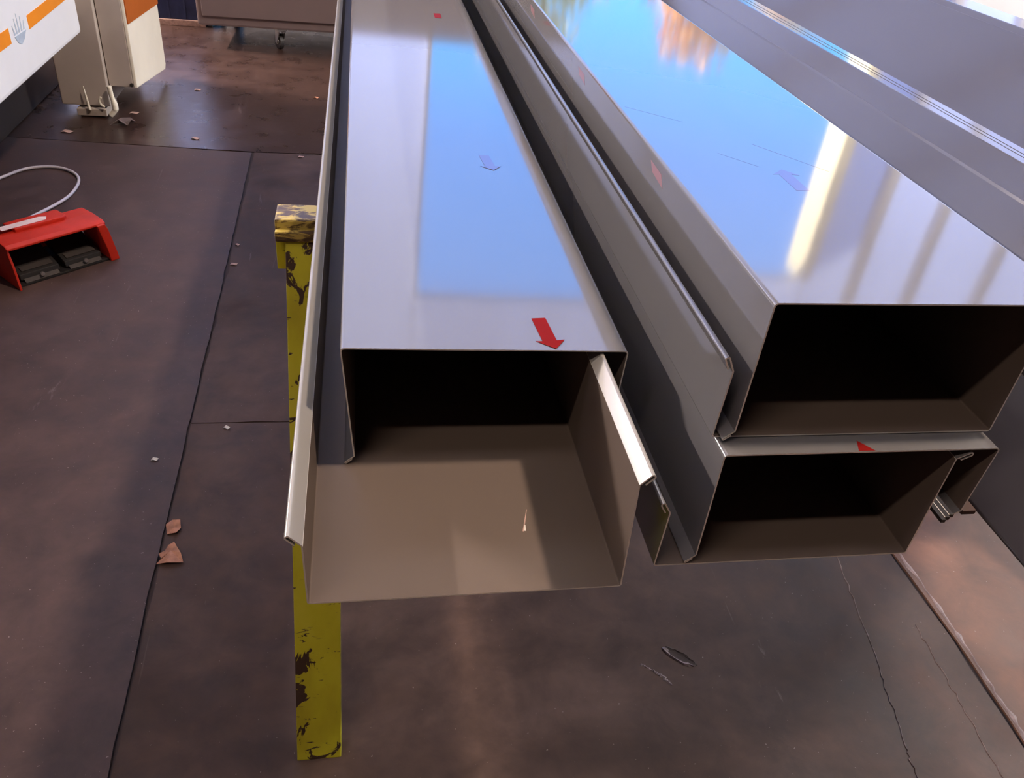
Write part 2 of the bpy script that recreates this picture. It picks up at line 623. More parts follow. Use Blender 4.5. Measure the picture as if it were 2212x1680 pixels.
def ground_line(name, pts, width, mat, z, seed):
    rnd = random.Random(seed)
    P = []
    for i in range(len(pts) - 1):
        a, b = Vector(pts[i]), Vector(pts[i + 1])
        k = 14
        for j in range(k + (i == len(pts) - 2)):
            P.append(a + (b - a) * j / k + Vector((rnd.uniform(-1, 1), rnd.uniform(-1, 1))) * 0.003)
    V, F = [], []
    for i, q in enumerate(P):
        d = (P[min(i + 1, len(P) - 1)] - P[max(i - 1, 0)]).normalized()
        nn = Vector((-d.y, d.x))
        w = width * (0.35 + rnd.random())
        w = 0.0003 if i in (0, len(P) - 1) else w
        V += [(q.x + nn.x * w, q.y + nn.y * w, z), (q.x, q.y, z + 0.0012), (q.x - nn.x * w, q.y - nn.y * w, z)]
    for i in range(len(P) - 1):
        o = i * 3
        F += [(o, o + 3, o + 4, o + 1), (o + 1, o + 4, o + 5, o + 2)]
    return from_py(name, V, F, mat, floor)


M['scar'] = plain('pale_concrete_scar', (0.19, 0.135, 0.13), 0.6, 0, 1.5, 0.35, 50)
ground_line('crack', [(1.04, 1.30), (1.028, 1.13), (0.985, 0.90), (0.94, 0.70), (0.92, 0.6)], 0.0013, 'scar', 0.0002, 3)
ground_line('crack', [(1.185, 1.25), (1.188, 0.95), (1.181, 0.72), (1.16, 0.5)], 0.005, 'scar', 0.0002, 4)
ground_line('crack', [(1.11, 0.95), (1.10, 0.80), (1.085, 0.62), (1.05, 0.5)], 0.0009, 'scar', 0.0002, 5)
ground_line('crack', [(0.505, 0.905), (0.532, 0.882), (0.553, 0.858)], 0.0030, 'scar', 0.0002, 6)


def pit(cx, cy, rx, ry, rz):
    """a spalled hollow: raised crumbly rim on one side, dark bottom"""
    V, F = [], []
    n = 22
    rnd = random.Random(11)
    for ring, (s, z) in enumerate(((1.0, 0.0003), (0.86, 0.0022), (0.62, 0.0010), (0.3, 0.0004))):
        for k in range(n):
            a = 2 * math.pi * k / n
            j = 1 + rnd.uniform(-0.10, 0.10)
            px, py = rx * s * j * math.cos(a), ry * s * j * math.sin(a)
            V.append((cx + px * math.cos(rz) - py * math.sin(rz), cy + px * math.sin(rz) + py * math.cos(rz), z + rnd.uniform(0, 0.0008) * (ring == 1)))
    mi = []
    for r_ in range(3):
        for k in range(n):
            k2 = (k + 1) % n
            F.append((r_ * n + k, r_ * n + k2, (r_ + 1) * n + k2, (r_ + 1) * n + k))
            mi.append(0 if (r_ < 1 or (r_ == 1 and n * 0.45 < k < n * 0.95)) and n * 0.42 < k < n * 1.0 else 1)
    F.append(tuple(3 * n + k for k in range(n)))
    mi.append(1)
    return from_py('spalled_pit', V, F, ['scar', 'joint'], floor, mi)


pit(0.585, 0.915, 0.036, 0.012, -0.72)

# ------------------------------------------------------------------ workshop shell (what lights and is mirrored in the sheets)
XL, XR, YB, CZ = -6.5, 7.5, -6.0, 6.3


def side_wall(name, x0, x1, bays, z0, z1):
    """side wall with a band of translucent window bays between brick piers"""
    r = struct(empty(name, (0, 0, 0)))
    box('wall_base', (x0, YB, -0.2), (x1, WALL_Y + 0.3, z0), 'brick', r)
    box('wall_head', (x0, YB, z1), (x1, WALL_Y + 0.3, CZ + 0.1), 'brick', r)
    y = YB
    xm = (x0 + x1) / 2
    for a, b in bays:
        box('pier', (x0, y, z0), (x1, a, z1), 'brick', r)
        box('daylight_sheet', (xm - 0.002, a, z0), (xm + 0.002, b, z1), 'poly_warm', r)
        y = b
    box('pier', (x0, y, z0), (x1, WALL_Y + 0.3, z1), 'brick', r)
    return r


side_wall('wall_left', XL - 0.2, XL, [(2.6, 4.5), (4.8, 6.6)], 1.2, 4.4)
side_wall('wall_right', XR, XR + 0.2, [(0.4, 2.4), (2.7, 4.7), (5.0, 6.6)], 0.9, 4.8)
wb_ = struct(box('wall_back', (XL, YB - 0.2, -0.2), (XR, YB, CZ), 'brick'))
# far wall: steel posts and translucent daylight sheets around the tall doorway
wf = struct(empty('wall_front', (0, WALL_Y, 0)))
D0, D1, DZ = DOOR
box('plinth', (XL, 0, 0), (D0 - 0.03, 0.2, 1.0), 'wall', wf)
box('plinth', (D1 + 0.12, 0, 0), (XR, 0.2, 1.0), 'wall', wf)
box('door_reveal', (D1, 0.0, 0), (D1 + 0.12, 0.34, DZ), 'jamb', wf)
box('door_reveal', (D0 - 0.03, 0.085, 0), (D0, 0.16, DZ), 'wall', wf)
box('lintel', (D0 - 0.03, 0.085, DZ), (D1 + 0.12, 0.115, DZ + 0.04), 'wall', wf)
xs = [XL, -5.0, -3.5, -2.0, -0.7]
for a, b in zip(xs, xs[1:] + [D0 - 0.03]):
    box('daylight_sheet', (a - 0.01, 0.10, 1.0), (b + 0.01, 0.104, CZ + 0.07), 'poly', wf)
    if a > XL:
        box('post', (a - 0.04, 0.0, 1.0), (a + 0.04, 0.12, CZ), 'wall', wf)
xs2 = [D1 + 0.12, 5.05, 5.75, 6.6]
for a, b in zip(xs2, xs2[1:] + [XR]):
    box('daylight_sheet', (a - 0.01, 0.10, 1.0), (b + 0.01, 0.104, CZ + 0.07), 'poly', wf)
    if a > D1 + 0.2:
        box('post', (a - 0.05, 0.0, 1.0), (a + 0.05, 0.12, CZ), 'wall', wf)
for a, b in ((D0 - 0.03, 1.9), (1.9, 3.2), (3.2, D1 + 0.12)):
    box('daylight_sheet', (a, 0.10, DZ + 0.04), (b, 0.104, CZ + 0.07), 'poly', wf)
# roof: sheeting with rows of translucent sheets
ce = struct(empty('ceiling', (0, 0, CZ)))
rows = [(-6.0, -3.0, 0), (-3.0, -0.3, 0), (-0.3, 0.6, 1), (0.6, 3.0, 0), (3.0, 4.9, 0), (4.9, 6.3, 1), (6.3, 7.2, 0)]  # translucent row above the near stack ends is added for soft overhead fill
for a, b, tr in rows:
    if tr:
        box('daylight_sheet', (XL, a, 0.06), (XR, b, 0.064), 'poly_warm', ce)
    else:
        box('roof_sheet', (XL, a, 0.0), (XR, b, 0.08), 'ceiling', ce)

# high-bay lamps
def highbay(x, y, z, power, color, label):
    r = tag(empty('highbay_lamp', (x, y, z)), label, 'lamp', 'high-bay lamps under the roof')
    bm = bmesh.new()
    prof = [(0.05, 0.22), (0.06, 0.10), (0.16, 0.02), (0.17, 0.0), (0.155, 0.0), (0.05, 0.09)]
    n = 24
    rings = [[bm.verts.new((p[0] * math.cos(2 * math.pi * k / n), p[0] * math.sin(2 * math.pi * k / n), p[1])) for k in range(n)] for p in prof]
    for i in range(len(rings) - 1):
        for k in range(n):
            bm.faces.new((rings[i][k], rings[i][(k + 1) % n], rings[i + 1][(k + 1) % n], rings[i + 1][k]))
    bm.faces.new(rings[0])
    bm_obj('reflector', bm, 'lamp_metal', r)
    cyl('suspension_rod', (0, 0, (CZ - z + 0.22) / 2), 0.008, CZ - z - 0.22, 'z', 'steel', r, 8)
    ld = bpy.data.lights.new('bulb', 'AREA')
    ld.shape = 'DISK'
    ld.size = 0.28
    ld.energy = power
    ld.color = color
    lo = bpy.data.objects.new('bulb', ld)
    lo.location = (0, 0, -0.005)
    link(lo, r)
    return r


highbay(2.15, 0.6, 5.0, 215, (1.0, 0.76, 0.58), 'high-bay lamp hung above the stacked channels')



def batten(x, y, z, length, power, color, label, rz=0.0):
    """added fill light out of view, shaped as a tube-light batten on two rods"""
    r = tag(empty('fill_batten', (x, y, z), rz), label, 'lamp')
    box('housing', (-0.09, -length / 2 - 0.04, 0.0), (0.09, length / 2 + 0.04, 0.07), 'lamp_metal', r, 0.01)
    for s_ in (-1, 1):
        box('end_cap', (-0.095, s_ * (length / 2 + 0.05) - 0.012, -0.03), (0.095, s_ * (length / 2 + 0.05) + 0.012, 0.075), 'lamp_metal', r, 0.004)
        cyl('suspension_rod', (0, s_ * length * 0.35, (CZ - z + 0.07) / 2), 0.006, CZ - z - 0.07, 'z', 'steel', r, 8)
    ld = bpy.data.lights.new('fill_tube', 'AREA')
    ld.shape = 'RECTANGLE'
    ld.size = 0.16
    ld.size_y = length
    ld.energy = power
    ld.color = color
    lo = bpy.data.objects.new('fill_tube', ld)
    lo.location = (0, 0, -0.004)
    link(lo, r)
    return r


batten(-5.3, 6.0, 3.9, 1.6, 1750, (1.0, 0.82, 0.72), 'added fill batten out of view at the left wall')  # added unseen source, brightens the left-facing sheet sides
batten(-2.0, -1.1, 4.9, 2.4, 70, (1.0, 0.78, 0.64), 'added weak fill batten out of view over the left aisle', math.pi / 2)  # added unseen fill for the trestle leg and the near floor
batten(6.4, 2.6, 4.2, 2.8, 900, (1.0, 0.95, 0.90), 'added fill batten out of view at the right wall')  # added unseen source, brightens the machine front and floor at right

# yard outside
yard = struct(box('ground', (-60, -50, -0.40), (60, 90, -0.205), 'asphalt'))


def tree(label, x, y, h, rx, mat, seed, n=1500):
    rnd = random.Random(seed)
    r = tag(empty('autumn_tree', (x, y, -0.205)), label, 'tree')
    tube('trunk', [(0, 0, 0), (0.05, 0, h * 0.3), (-0.05, 0.05, h * 0.6), (0, 0, h * 0.9)], [0.16 - 0.007 * i for i in range(20)], 'bark', r, 8)
    for k in range(6):
        a = k * 1.05 + rnd.random()
        z0 = h * rnd.uniform(0.35, 0.6)
        tube('branch', [(0, 0, z0), (0.45 * rx * math.cos(a), 0.45 * rx * math.sin(a), z0 + h * 0.13), (0.8 * rx * math.cos(a), 0.8 * rx * math.sin(a), z0 + h * 0.26)], [0.06 - 0.004 * i for i in range(13)], 'bark', r, 6)
    V, F = [], []
    cl = [(rnd.uniform(-0.6, 0.6) * rx, rnd.uniform(-0.6, 0.6) * rx, h * rnd.uniform(0.45, 0.9), rnd.uniform(0.35, 0.6) * rx) for _ in range(16)]
    cl.append((0, 0, h * 0.9, 0.4 * rx))
    for _ in range(n):
        cx, cy, cz, cr_ = rnd.choice(cl)
        d = Vector((rnd.gauss(0, 1), rnd.gauss(0, 1), rnd.gauss(0, 1))).normalized() * cr_ * rnd.random() ** 0.4
        c = Vector((cx, cy, cz)) + d
        u = Vector((rnd.gauss(0, 1), rnd.gauss(0, 1), rnd.gauss(0, 1))).normalized()
        v = u.orthogonal().normalized()
        s = rnd.uniform(0.10, 0.20)
        i = len(V)
        V += [c - u * s, c - v * s * 0.6, c + u * s, c + v * s * 0.6]
        F.append((i, i + 1, i + 2, i + 3))
    fo = from_py('foliage', V, F, mat, r)
    fo['kind'] = 'stuff'
    return r


tree('yellow autumn tree mirrored beside the left edge of the blue reflection', 4.5, 22, 6.3, 1.6, 'leaf_yellow', 1)
tree('orange autumn tree mirrored as the largest orange patch', 8.2, 22, 6.3, 1.5, 'leaf_orange', 2)
tree('golden autumn tree mirrored at the right end of the orange patch', 11.6, 23, 5.9, 1.5, 'leaf_gold', 3)
tree('low orange tree mirrored between the yellow and orange trees', 7.6, 28, 5.6, 1.7, 'leaf_orange', 4)
tree('golden tree standing furthest right in the yard', 16.0, 25, 6.0, 1.6, 'leaf_gold', 5)

# ------------------------------------------------------------------ yellow trestle
GL = 'folded sheet metal channels on the trestle'
tr = tag(empty('trestle', (0, 1.117, 0)), 'yellow steel trestle with chipped paint carrying the sheet metal channels', 'trestle')


def trp(name, pts_b, pts_t, mat, bev=0.0):
    return hexa(name, [(x, y - 1.117, z) for x, y, z in pts_b], [(x, y - 1.117, z) for x, y, z in pts_t], mat, tr, bev)


def trbox(name, a, b, mat, bev=0.0):
    return box(name, (a[0], a[1] - 1.117, a[2]), (b[0], b[1] - 1.117, b[2]), mat, tr, bev)


trbox('top_rail', (-0.122, 1.096, FZ - 0.034), (1.60, 1.150, FZ - 0.0005), 'worn_top', 0.003)
trbox('top_rail_flange', (-0.122, 1.086, FZ - 0.030), (1.60, 1.096, FZ - 0.014), 'worn_top', 0.003)
for x0, x1 in ((-0.124, -0.06), (1.53, 1.60)):
    trbox('gusset', (x0, 1.112, FZ - 0.085), (x1, 1.118, FZ - 0.030), 'yellow', 0.001)


def leg(xt0, xt1, yt, xb0, xb1, yb, sgn):
    """channel-section leg: a front web with two flanges turned to the back"""
    zt, zb = FZ - 0.030, 0.0
    d = 0.034 * sgn
    w = 0.004
    def q(xa, xb_, ya, yb_, xc, xd, yc, yd, nm):
        trp(nm, [(xc, yc, zb), (xd, yc, zb), (xd, yd, zb), (xc, yd, zb)], [(xa, ya, zt), (xb_, ya, zt), (xb_, yb_, zt), (xa, yb_, zt)], 'yellow', 0.0015)
    q(xt0, xt1, yt, yt + w * sgn, xb0, xb1, yb, yb + w * sgn, 'leg')
    q(xt0, xt0 + w, yt + w * sgn, yt + d, xb0, xb0 + w, yb + w * sgn, yb + d, 'leg_flange')
    q(xt1 - w, xt1, yt + w * sgn, yt + d, xb1 - w, xb1, yb + w * sgn, yb + d, 'leg_flange')


leg(-0.1085, -0.036, 1.090, -0.116, -0.046, 0.770, 1)
leg(-0.095, -0.030, 1.146, -0.090, -0.025, 1.43, -1)
leg(1.50, 1.575, 1.090, 1.52, 1.595, 0.770, 1)
leg(1.50, 1.575, 1.146, 1.52, 1.595, 1.43, -1)
# second trestle further along, hidden under the channels
tr2 = tag(empty('trestle', (0, 2.95, 0)), 'far yellow trestle hidden under the rear end of the channels', 'trestle')
box('top_rail', (0.02, -0.03, FZ - 0.034), (1.60, 0.03, FZ - 0.0005), 'worn_top', tr2, 0.003)
for xa in (0.12, 1.50):
    for s in (-1, 1):
        hexa('leg', [(xa, s * 0.20, 0), (xa + 0.06, s * 0.20, 0), (xa + 0.06, s * 0.20 + 0.03, 0), (xa, s * 0.20 + 0.03, 0)],
             [(xa, s * 0.02 - 0.015, FZ - 0.034), (xa + 0.06, s * 0.02 - 0.015, FZ - 0.034), (xa + 0.06, s * 0.02 + 0.015, FZ - 0.034), (xa, s * 0.02 + 0.015, FZ - 0.034)], 'yellow', tr2)

# ------------------------------------------------------------------ sheet metal channels
YE = 3.45
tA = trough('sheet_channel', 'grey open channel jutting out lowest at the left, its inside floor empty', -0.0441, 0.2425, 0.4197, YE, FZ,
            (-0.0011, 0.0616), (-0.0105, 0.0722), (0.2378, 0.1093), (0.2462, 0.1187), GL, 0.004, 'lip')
cA = cover('cover_channel', 'grey cover channel with large red arrow, set back inside the left open channel', -0.0199, 0.2446, 0.5758, YE + 0.05, FZ + T, 0.1240, GL, lean=0.0092, rlean=-0.002, hr=0.1205, drop=0.07)
arrow(cA, 0.1790, 0.5772 - 0.5758, 0.1219 + T * 0.5, cut=0.0008, rz=0.10)
arrow(cA, 0.1790, 0.985 - 0.5758, 0.1219 + T * 0.5, 'sky_paled', rz=0.10)
prism('printed_mark', [(0.168, 1.245), (0.182, 1.245), (0.182, 1.285), (0.168, 1.285)], 'z', 0.1216 + T * 0.5, 0.1219 + T * 0.5 + 0.0001, 'red', cA)

tB = trough('sheet_channel', 'grey open channel at the bottom of the right stack', 0.2319, 0.2293, 0.4400, YE, FZ,
            (0.0015, 0.0599), (-0.0050, 0.0705), (0.2310, 0.1075), (0.2428, 0.1140), GL)
cB = cover('cover_channel', 'grey cover channel with a small red arrow tip, lower one of the right stack', 0.2640, 0.2330, 0.4357 + 0.004, YE + 0.03, FZ + T, 0.1165, GL, lean=0.002, drop=0.068)
prism('printed_arrow', [(0.1100, 0.0008), (0.1240, 0.0008), (0.1145, 0.0135)], 'z', 0.1165 + T * 0.5, 0.1165 + T * 0.5 + 0.00012, 'red', cB)
zU = FZ + 0.1165 + T * 2 + 0.0002
tC = trough('sheet_channel', 'grey open channel lying on the lower cover channel of the right stack', 0.2604, 0.2400, 0.4600, YE, zU,
            (0.0015, 0.0610), (-0.0045, 0.0735), (0.2405, 0.1075), (0.2500, 0.1140), GL)
cC = cover('cover_channel', 'wide mirror-glossy grey cover channel on top of the right stack, reflecting blue sky', 0.2740, 0.2445, 0.4534, YE + 0.06, zU + T, 0.2404 + FZ - zU - T, GL, drop=0.066)
hC = 0.2404 + FZ - zU - T
arrow(cC, 0.1135, 0.655 - 0.4534, hC + T * 0.5, 'sky_paled', flip=True, rz=0.0)
for yy in (0.70, 1.03, 1.40):
    prism('printed_mark', [(yy - 0.4534, hC - 0.020), (yy - 0.4534 + 0.035, hC - 0.017), (yy - 0.4534 + 0.045, hC - 0.009), (yy - 0.4534 + 0.01, hC - 0.010)], 'x', -T * 0.5 - 0.0002, -T * 0.5, 'red_side', cC)



def scratch(parent, a, b, z, w, mat, name='film_scratch'):
    """hairline on a sheet, in the channel's own coordinates"""
    a, b = Vector(a), Vector(b)
    nn = Vector((-(b - a).y, (b - a).x)).normalized() * w * 0.5
    return prism(name, [tuple(a + nn), tuple(a - nn), tuple(b - nn * 0.4), tuple(b + nn * 0.4)], 'z', z, z + 0.0001, mat, parent)


for a, b, w in (((0.3872, 0.7739), (0.4373, 0.7052), 0.0009), ((0.2810, 0.8790), (0.3333, 0.8348), 0.0006), ((0.3389, 0.7438), (0.3684, 0.7104), 0.0005)):
    scratch(cC, (a[0] - 0.2740, a[1] - 0.4534), (b[0] - 0.2740, b[1] - 0.4534), hC + T * 0.5, w, 'sky_paled')
scratch(tA, (0.1296 + 0.0441, 0.4838 - 0.4197), (0.1367 + 0.0441, 0.5100 - 0.4197), T + 0.00005, 0.0014, 'chip', 'scuff')
scratch(tA, (0.1310 + 0.0441, 0.4845 - 0.4197), (0.1322 + 0.0441, 0.4910 - 0.4197), T + 0.00006, 0.0022, 'chip_white', 'scuff')

# wide flared channel on the right, only its near wall, rim and inside in view
tD = tag(empty('flared_channel', (0.56, 0.10, FZ)), 'wide grey channel with a sloping side along the right edge of the picture', 'channel', GL)
LD = YE - 0.10
sheet('folded_sheet', [(0.1225, 0.2090), (0.1210, 0.2060), (0.0, 0.0006), (0.555, 0.0006), (0.690, 0.2240)], 0, LD, tD, (0, 0.001, 0.003, 0.003, 0), ('paint_dark', 'paint_dark', 'edge'))
sheet('rim', [(0.1225, 0.2090), (0.1380, 0.2345), (0.1740, 0.2345)], 0, LD, tD, (0, 0.002, 0), ('paint_dark', 'paint_dark', 'edge'))
sheet('rim', [(0.690, 0.2240), (0.697, 0.2345), (0.752, 0.2345), (0.760, 0.222), (0.835, 0.222)], 0, LD, tD, (0, 0.003, 0.003, 0.003, 0), ('paint_dark', 'paint_dark', 'edge'))
# creases in the protective film of the rim
for k, (xa, ya, yb) in enumerate(((0.152, 0.62, 1.15), (0.160, 0.55, 1.6), (0.150, 1.15, 1.7))):
    box('film_crease', (xa, ya, 0.2345 + T * 0.5), (xa + 0.0007, yb, 0.2345 + T * 0.5 + 0.0003), 'steel_dark', tD)

# thin black strips and a timber packer between the right stack and the deep channel
for k in range(3):
    xk = 0.5170 + k * 0.0060
    st = tag(empty('spacer_strip', (xk, 0.474 + 0.003 * k, FZ)), 'thin black strip under the right stack, %s of three side by side' % ('leftmost', 'middle', 'rightmost')[k], 'strip', 'black strips beside the right stack')
    box('strip_body', (0, 0, 0), (0.0046, 2.4, 0.004), 'pedal_black', st, 0.0006)
    if k < 2:
        box('pale_edge', (0.0046, 0.003, 0), (0.0055, 2.4, 0.0042), 'edge', st)
pk = box('timber_packer', (0.5440, 0.483, FZ), (0.5585, 2.8, FZ + 0.005), 'wood', None, 0.001)
tag(pk, 'dark brown packer wedged against the sloping side of the wide channel', 'packer')

# ------------------------------------------------------------------ folding machine, upper left
mc = tag(empty('folding_machine', (-1.3, 3.3, 0)), 'white machine with orange stripes standing at the upper left', 'machine')


def mbox(name, a, b, mat, bev=0.0, parent=None):
    return box(name, (a[0] + 1.3, a[1] - 3.3, a[2]), (b[0] + 1.3, b[1] - 3.3, b[2]), mat, parent or mc, bev, 3)


apron = mbox('front_apron', (-1.16, 1.2, 0.402), (-1.08, 3.65, 1.30), 'white_paint', 0.018)
X0 = -1.08 + 1.3
def stripe(ya, yb, z0a, z1a, z0b, z1b, mat='orange', parent=apron, x=X0):
    return prism('orange_stripe', [(ya - 3.3, z0a), (yb - 3.3, z0b), (yb - 3.3, z1b), (ya - 3.3, z1a)], 'x', x, x + 0.0012, mat, parent, 0.0)
stripe(1.4, 2.927, 0.537, 0.585, 0.536, 0.581)
stripe(3.105, 3.585, 0.538, 0.580, 0.548, 0.590)
# pale emblem between the stripes: a pointed shield with flame-like strokes above
prism('emblem_shield', [(2.965 - 3.3, 0.546), (3.072 - 3.3, 0.545), (3.045 - 3.3, 0.524), (3.012 - 3.3, 0.514), (2.985 - 3.3, 0.524)], 'x', X0, X0 + 0.0015, 'emblem', apron)
for k, (yy, zt, lean) in enumerate(((2.972, 0.580, -0.012), (2.992, 0.596, -0.006), (3.012, 0.606, 0.0), (3.034, 0.592, 0.006), (3.055, 0.576, 0.010))):
    prism('emblem_flame', [(yy - 3.3 - 0.006, 0.550), (yy - 3.3 + 0.006, 0.550), (yy - 3.3 + lean, zt)], 'x', X0, X0 + 0.0015, 'emblem', apron)
mbox('under_frame', (-1.95, 1.3, 0.0), (-1.42, 4.4, 0.42), 'steel_dark', 0.01)
mbox('bed', (-1.95, 1.25, 0.42), (-1.16, 3.9, 1.05), 'taupe', 0.01)
# end frame: inner column on its foot, outer housing hanging over the floor
mbox('end_column', (-1.285, 3.88, 0.045), (-1.088, 4.46, 1.55), 'taupe', 0.006)
hs = mbox('end_housing', (-1.085, 3.905, 0.125), (-0.985, 4.46, 1.55), 'taupe', 0.004)
prism('side_cover', [(3.905 - 3.3, 0.123), (4.50 - 3.3, 0.045), (4.52 - 3.3, 0.065), (4.52 - 3.3, 1.5), (3.905 - 3.3, 1.5)], 'x', -0.985 + 1.3, -0.970 + 1.3, 'cream', mc, 0.004)
prism('orange_cover_panel', [(3.907 - 3.3, 0.385), (4.52 - 3.3, 0.345), (4.52 - 3.3, 1.49), (3.907 - 3.3, 1.49)], 'x', -0.970 + 1.3, -0.966 + 1.3, 'rust_orange', mc)
mbox('foot_plate', (-1.225, 3.86, 0.006), (-1.105, 4.05, 0.036), 'taupe', 0.003)
mbox('foot_plate_pad', (-1.215, 3.87, 0.0), (-1.115, 4.04, 0.006), 'steel_dark')
tube('levelling_pin', [(0.132, 0.55, 0.035), (0.126, 0.553, 0.09), (0.122, 0.555, 0.135)], [0.007, 0.007, 0.006, 0.006, 0.005, 0.005, 0.004, 0.004, 0.003, 0.003, 0.002, 0.002, 0.001], 'cream', mc, 8)
tube('floor_lock_lever', [(0.228, 0.55, 0.142), (0.231, 0.55, 0.10), (0.238, 0.548, 0.062), (0.236, 0.546, 0.040), (0.214, 0.545, 0.016)], [0.010] * 10 + [0.013] * 8 + [0.011] * 10, 'cream', mc, 10)
tube('lever_hook', [(0.186, 0.552, 0.092), (0.178, 0.551, 0.080), (0.181, 0.550, 0.062), (0.196, 0.549, 0.050)], 0.0055, 'cream', mc, 8)
cyl('bolt_head', (-0.992 + 1.3, 3.902 - 3.3, 0.135), 0.008, 0.01, 'y', 'steel_dark', mc, 12)

# ------------------------------------------------------------------ red double foot pedal
PA = math.atan2(0.198, 0.217)
pd = tag(empty('foot_pedal', (-0.9898, 2.3064, 0.002), PA), 'red hooded double foot pedal with a white label on top', 'pedal')
W_, D_ = 0.292, 0.225
th = 0.007
hz = 0.128
# side cheeks (profile in depth v and height), slanting forward at the foot
side_l = [(0.0, 0.0), (0.035, 0.0), (0.215, 0.0), (0.215, 0.060), (0.150, hz), (0.028, hz - 0.004), (0.012, 0.075)]
prism('side_cheek', side_l, 'x', 0.0, th, 'pedal_red', pd, 0.002)
# right cheek: thicker, rounded at the top and flaring out towards the floor
prism('side_cheek', [(W_ - 0.030, hz - 0.004), (W_ - 0.006, hz - 0.002), (W_ + 0.002, hz - 0.022), (W_ + 0.016, 0.030), (W_ + 0.020, 0.002), (W_ + 0.012, 0.0), (W_ - 0.008, 0.0), (W_ - 0.012, 0.040)], 'y', 0.006, 0.146, 'pedal_red', pd, 0.003)
# hood skin: curved top with stepped back
hood = [(0.016, hz - 0.002), (0.030, hz + 0.004), (0.090, hz + 0.006), (0.150, hz + 0.002), (0.215, 0.064), (0.222, 0.0)]
bm = bmesh.new()
pro = []
for v, z in hood:
    pro.append((v, z))
inner = [(v + (0.0 if i == 0 else 0.0), z - th) if i < 4 else (v - th, z) for i, (v, z) in enumerate(hood)]
ring = pro + inner[::-1]
a = [bm.verts.new((-0.001, p[0], p[1])) for p in ring]
b = [bm.verts.new((W_ + 0.001, p[0], p[1])) for p in ring]
bm.faces.new(a)
bm.faces.new(b[::-1])
for i in range(len(ring)):
    j = (i + 1) % len(ring)
    bm.faces.new((a[j], a[i], b[i], b[j]))
bm_obj('hood', bm, 'pedal_red', pd, False, 0.003)
prism('raised_top', [(0.062, 0.090), (0.205, 0.088), (0.218, 0.100), (0.214, 0.152), (0.055, 0.152)], 'z', hz + 0.002, hz + 0.017, 'pedal_red', pd, 0.004)
prism('label_plate', [(0.030, 0.100), (0.158, 0.100), (0.168, 0.118), (0.150, 0.130), (0.030, 0.128)], 'z', hz + 0.0168, hz + 0.0176, 'label', pd)
mirror_clear = box('base_plate', (th, 0.018, 0.0), (W_ - th, 0.213, 0.008), 'pedal_black', pd, 0.002)
for u0, u1 in ((0.020, 0.136), (0.154, 0.268)):
    ped = prism('pedal', [(0.030, 0.014), (0.034, 0.030), (0.150, 0.070), (0.150, 0.055)], 'x', u0, u1, 'pedal_black', pd, 0.002)
    hexa('tread_pad', [(u0 + 0.012, 0.043, 0.0335), (u1 - 0.012, 0.043, 0.0335), (u1 - 0.012, 0.062, 0.040), (u0 + 0.012, 0.062, 0.040)],
         [(u0 + 0.012, 0.042, 0.0365), (u1 - 0.012, 0.042, 0.0365), (u1 - 0.012, 0.061, 0.043), (u0 + 0.012, 0.061, 0.043)], 'pedal_grey', ped)
    hexa('tread_pad', [(u0 + 0.008, 0.021, 0.004), (u1 - 0.008, 0.021, 0.004), (u1 - 0.008, 0.029, 0.012), (u0 + 0.008, 0.029, 0.012)],
         [(u0 + 0.008, 0.017, 0.010), (u1 - 0.008, 0.017, 0.010), (u1 - 0.008, 0.029, 0.018), (u0 + 0.008, 0.029, 0.018)], 'pedal_grey', ped)
    cyl('pivot_screw', ((u0 + u1) / 2, 0.0165, 0.024), 0.006, 0.006, 'y', 'steel', ped, 12)

hose = tube('air_hose', [(-1.050, 2.575, 0.040), (-1.085, 2.65, 0.022), (-1.112, 2.76, 0.012), (-1.066, 2.883, 0.009), (-1.033, 2.986, 0.009), (-1.034, 3.114, 0.009),
                         (-1.073, 3.201, 0.009), (-1.150, 3.250, 0.009), (-1.241, 3.227, 0.009), (-1.304, 3.126, 0.009), (-1.37, 2.98, 0.009), (-1.395, 2.80, 0.009)], 0.0055, 'cable', None, 10, 8)
tag(hose, 'pale grey hose looping over the floor behind the red foot pedal', 'hose')

# ------------------------------------------------------------------ rolling cabinet and blue crate at the top
ct = tag(empty('rolling_cabinet', (-0.1, 5.55, 0)), 'tall mauve-grey cabinet on swivel castors at the top of the picture', 'cabinet')
body = box('body', (-0.80, -0.42, 0.118), (0.95, 0.35, 1.73), 'cart', ct, 0.012)
for xa, xb in ((-0.77, 0.06), (0.08, 0.92)):
    dr = box('door', (xa, -0.434, 0.17), (xb, -0.420, 1.68), 'cart', ct, 0.004)
    box('door_handle', ((xb - 0.07) if xa < 0 else (xa + 0.05), -0.452, 0.95), ((xb - 0.05) if xa < 0 else (xa + 0.07), -0.434, 1.10), 'steel', dr, 0.003)


def castor(x, y, ang):
    c = empty('castor', (x, y, 0), ang)
    c.parent = ct
    cyl('wheel', (0, 0.02, 0.042), 0.042, 0.024, 'x', 'rubber', c, 28, 0.004)
    cyl('hub', (0, 0.02, 0.042), 0.018, 0.030, 'x', 'steel', c, 16, 0.002)
    for s in (-1, 1):
        prism('fork', [(0.008, 0.036), (0.032, 0.036), (0.024, 0.105), (-0.028, 0.105)], 'x', s * 0.019 - 0.0015, s * 0.019 + 0.0015, 'steel', c)
    box('top_plate', (-0.03, -0.03, 0.105), (0.03, 0.03, 0.118), 'steel', c, 0.002)


castor(-0.36, -0.41 + 0.04, 0.5)
castor(0.78, -0.36, 0.3)
castor(-0.68, 0.26, -0.4)
castor(0.78, 0.26, 0.8)

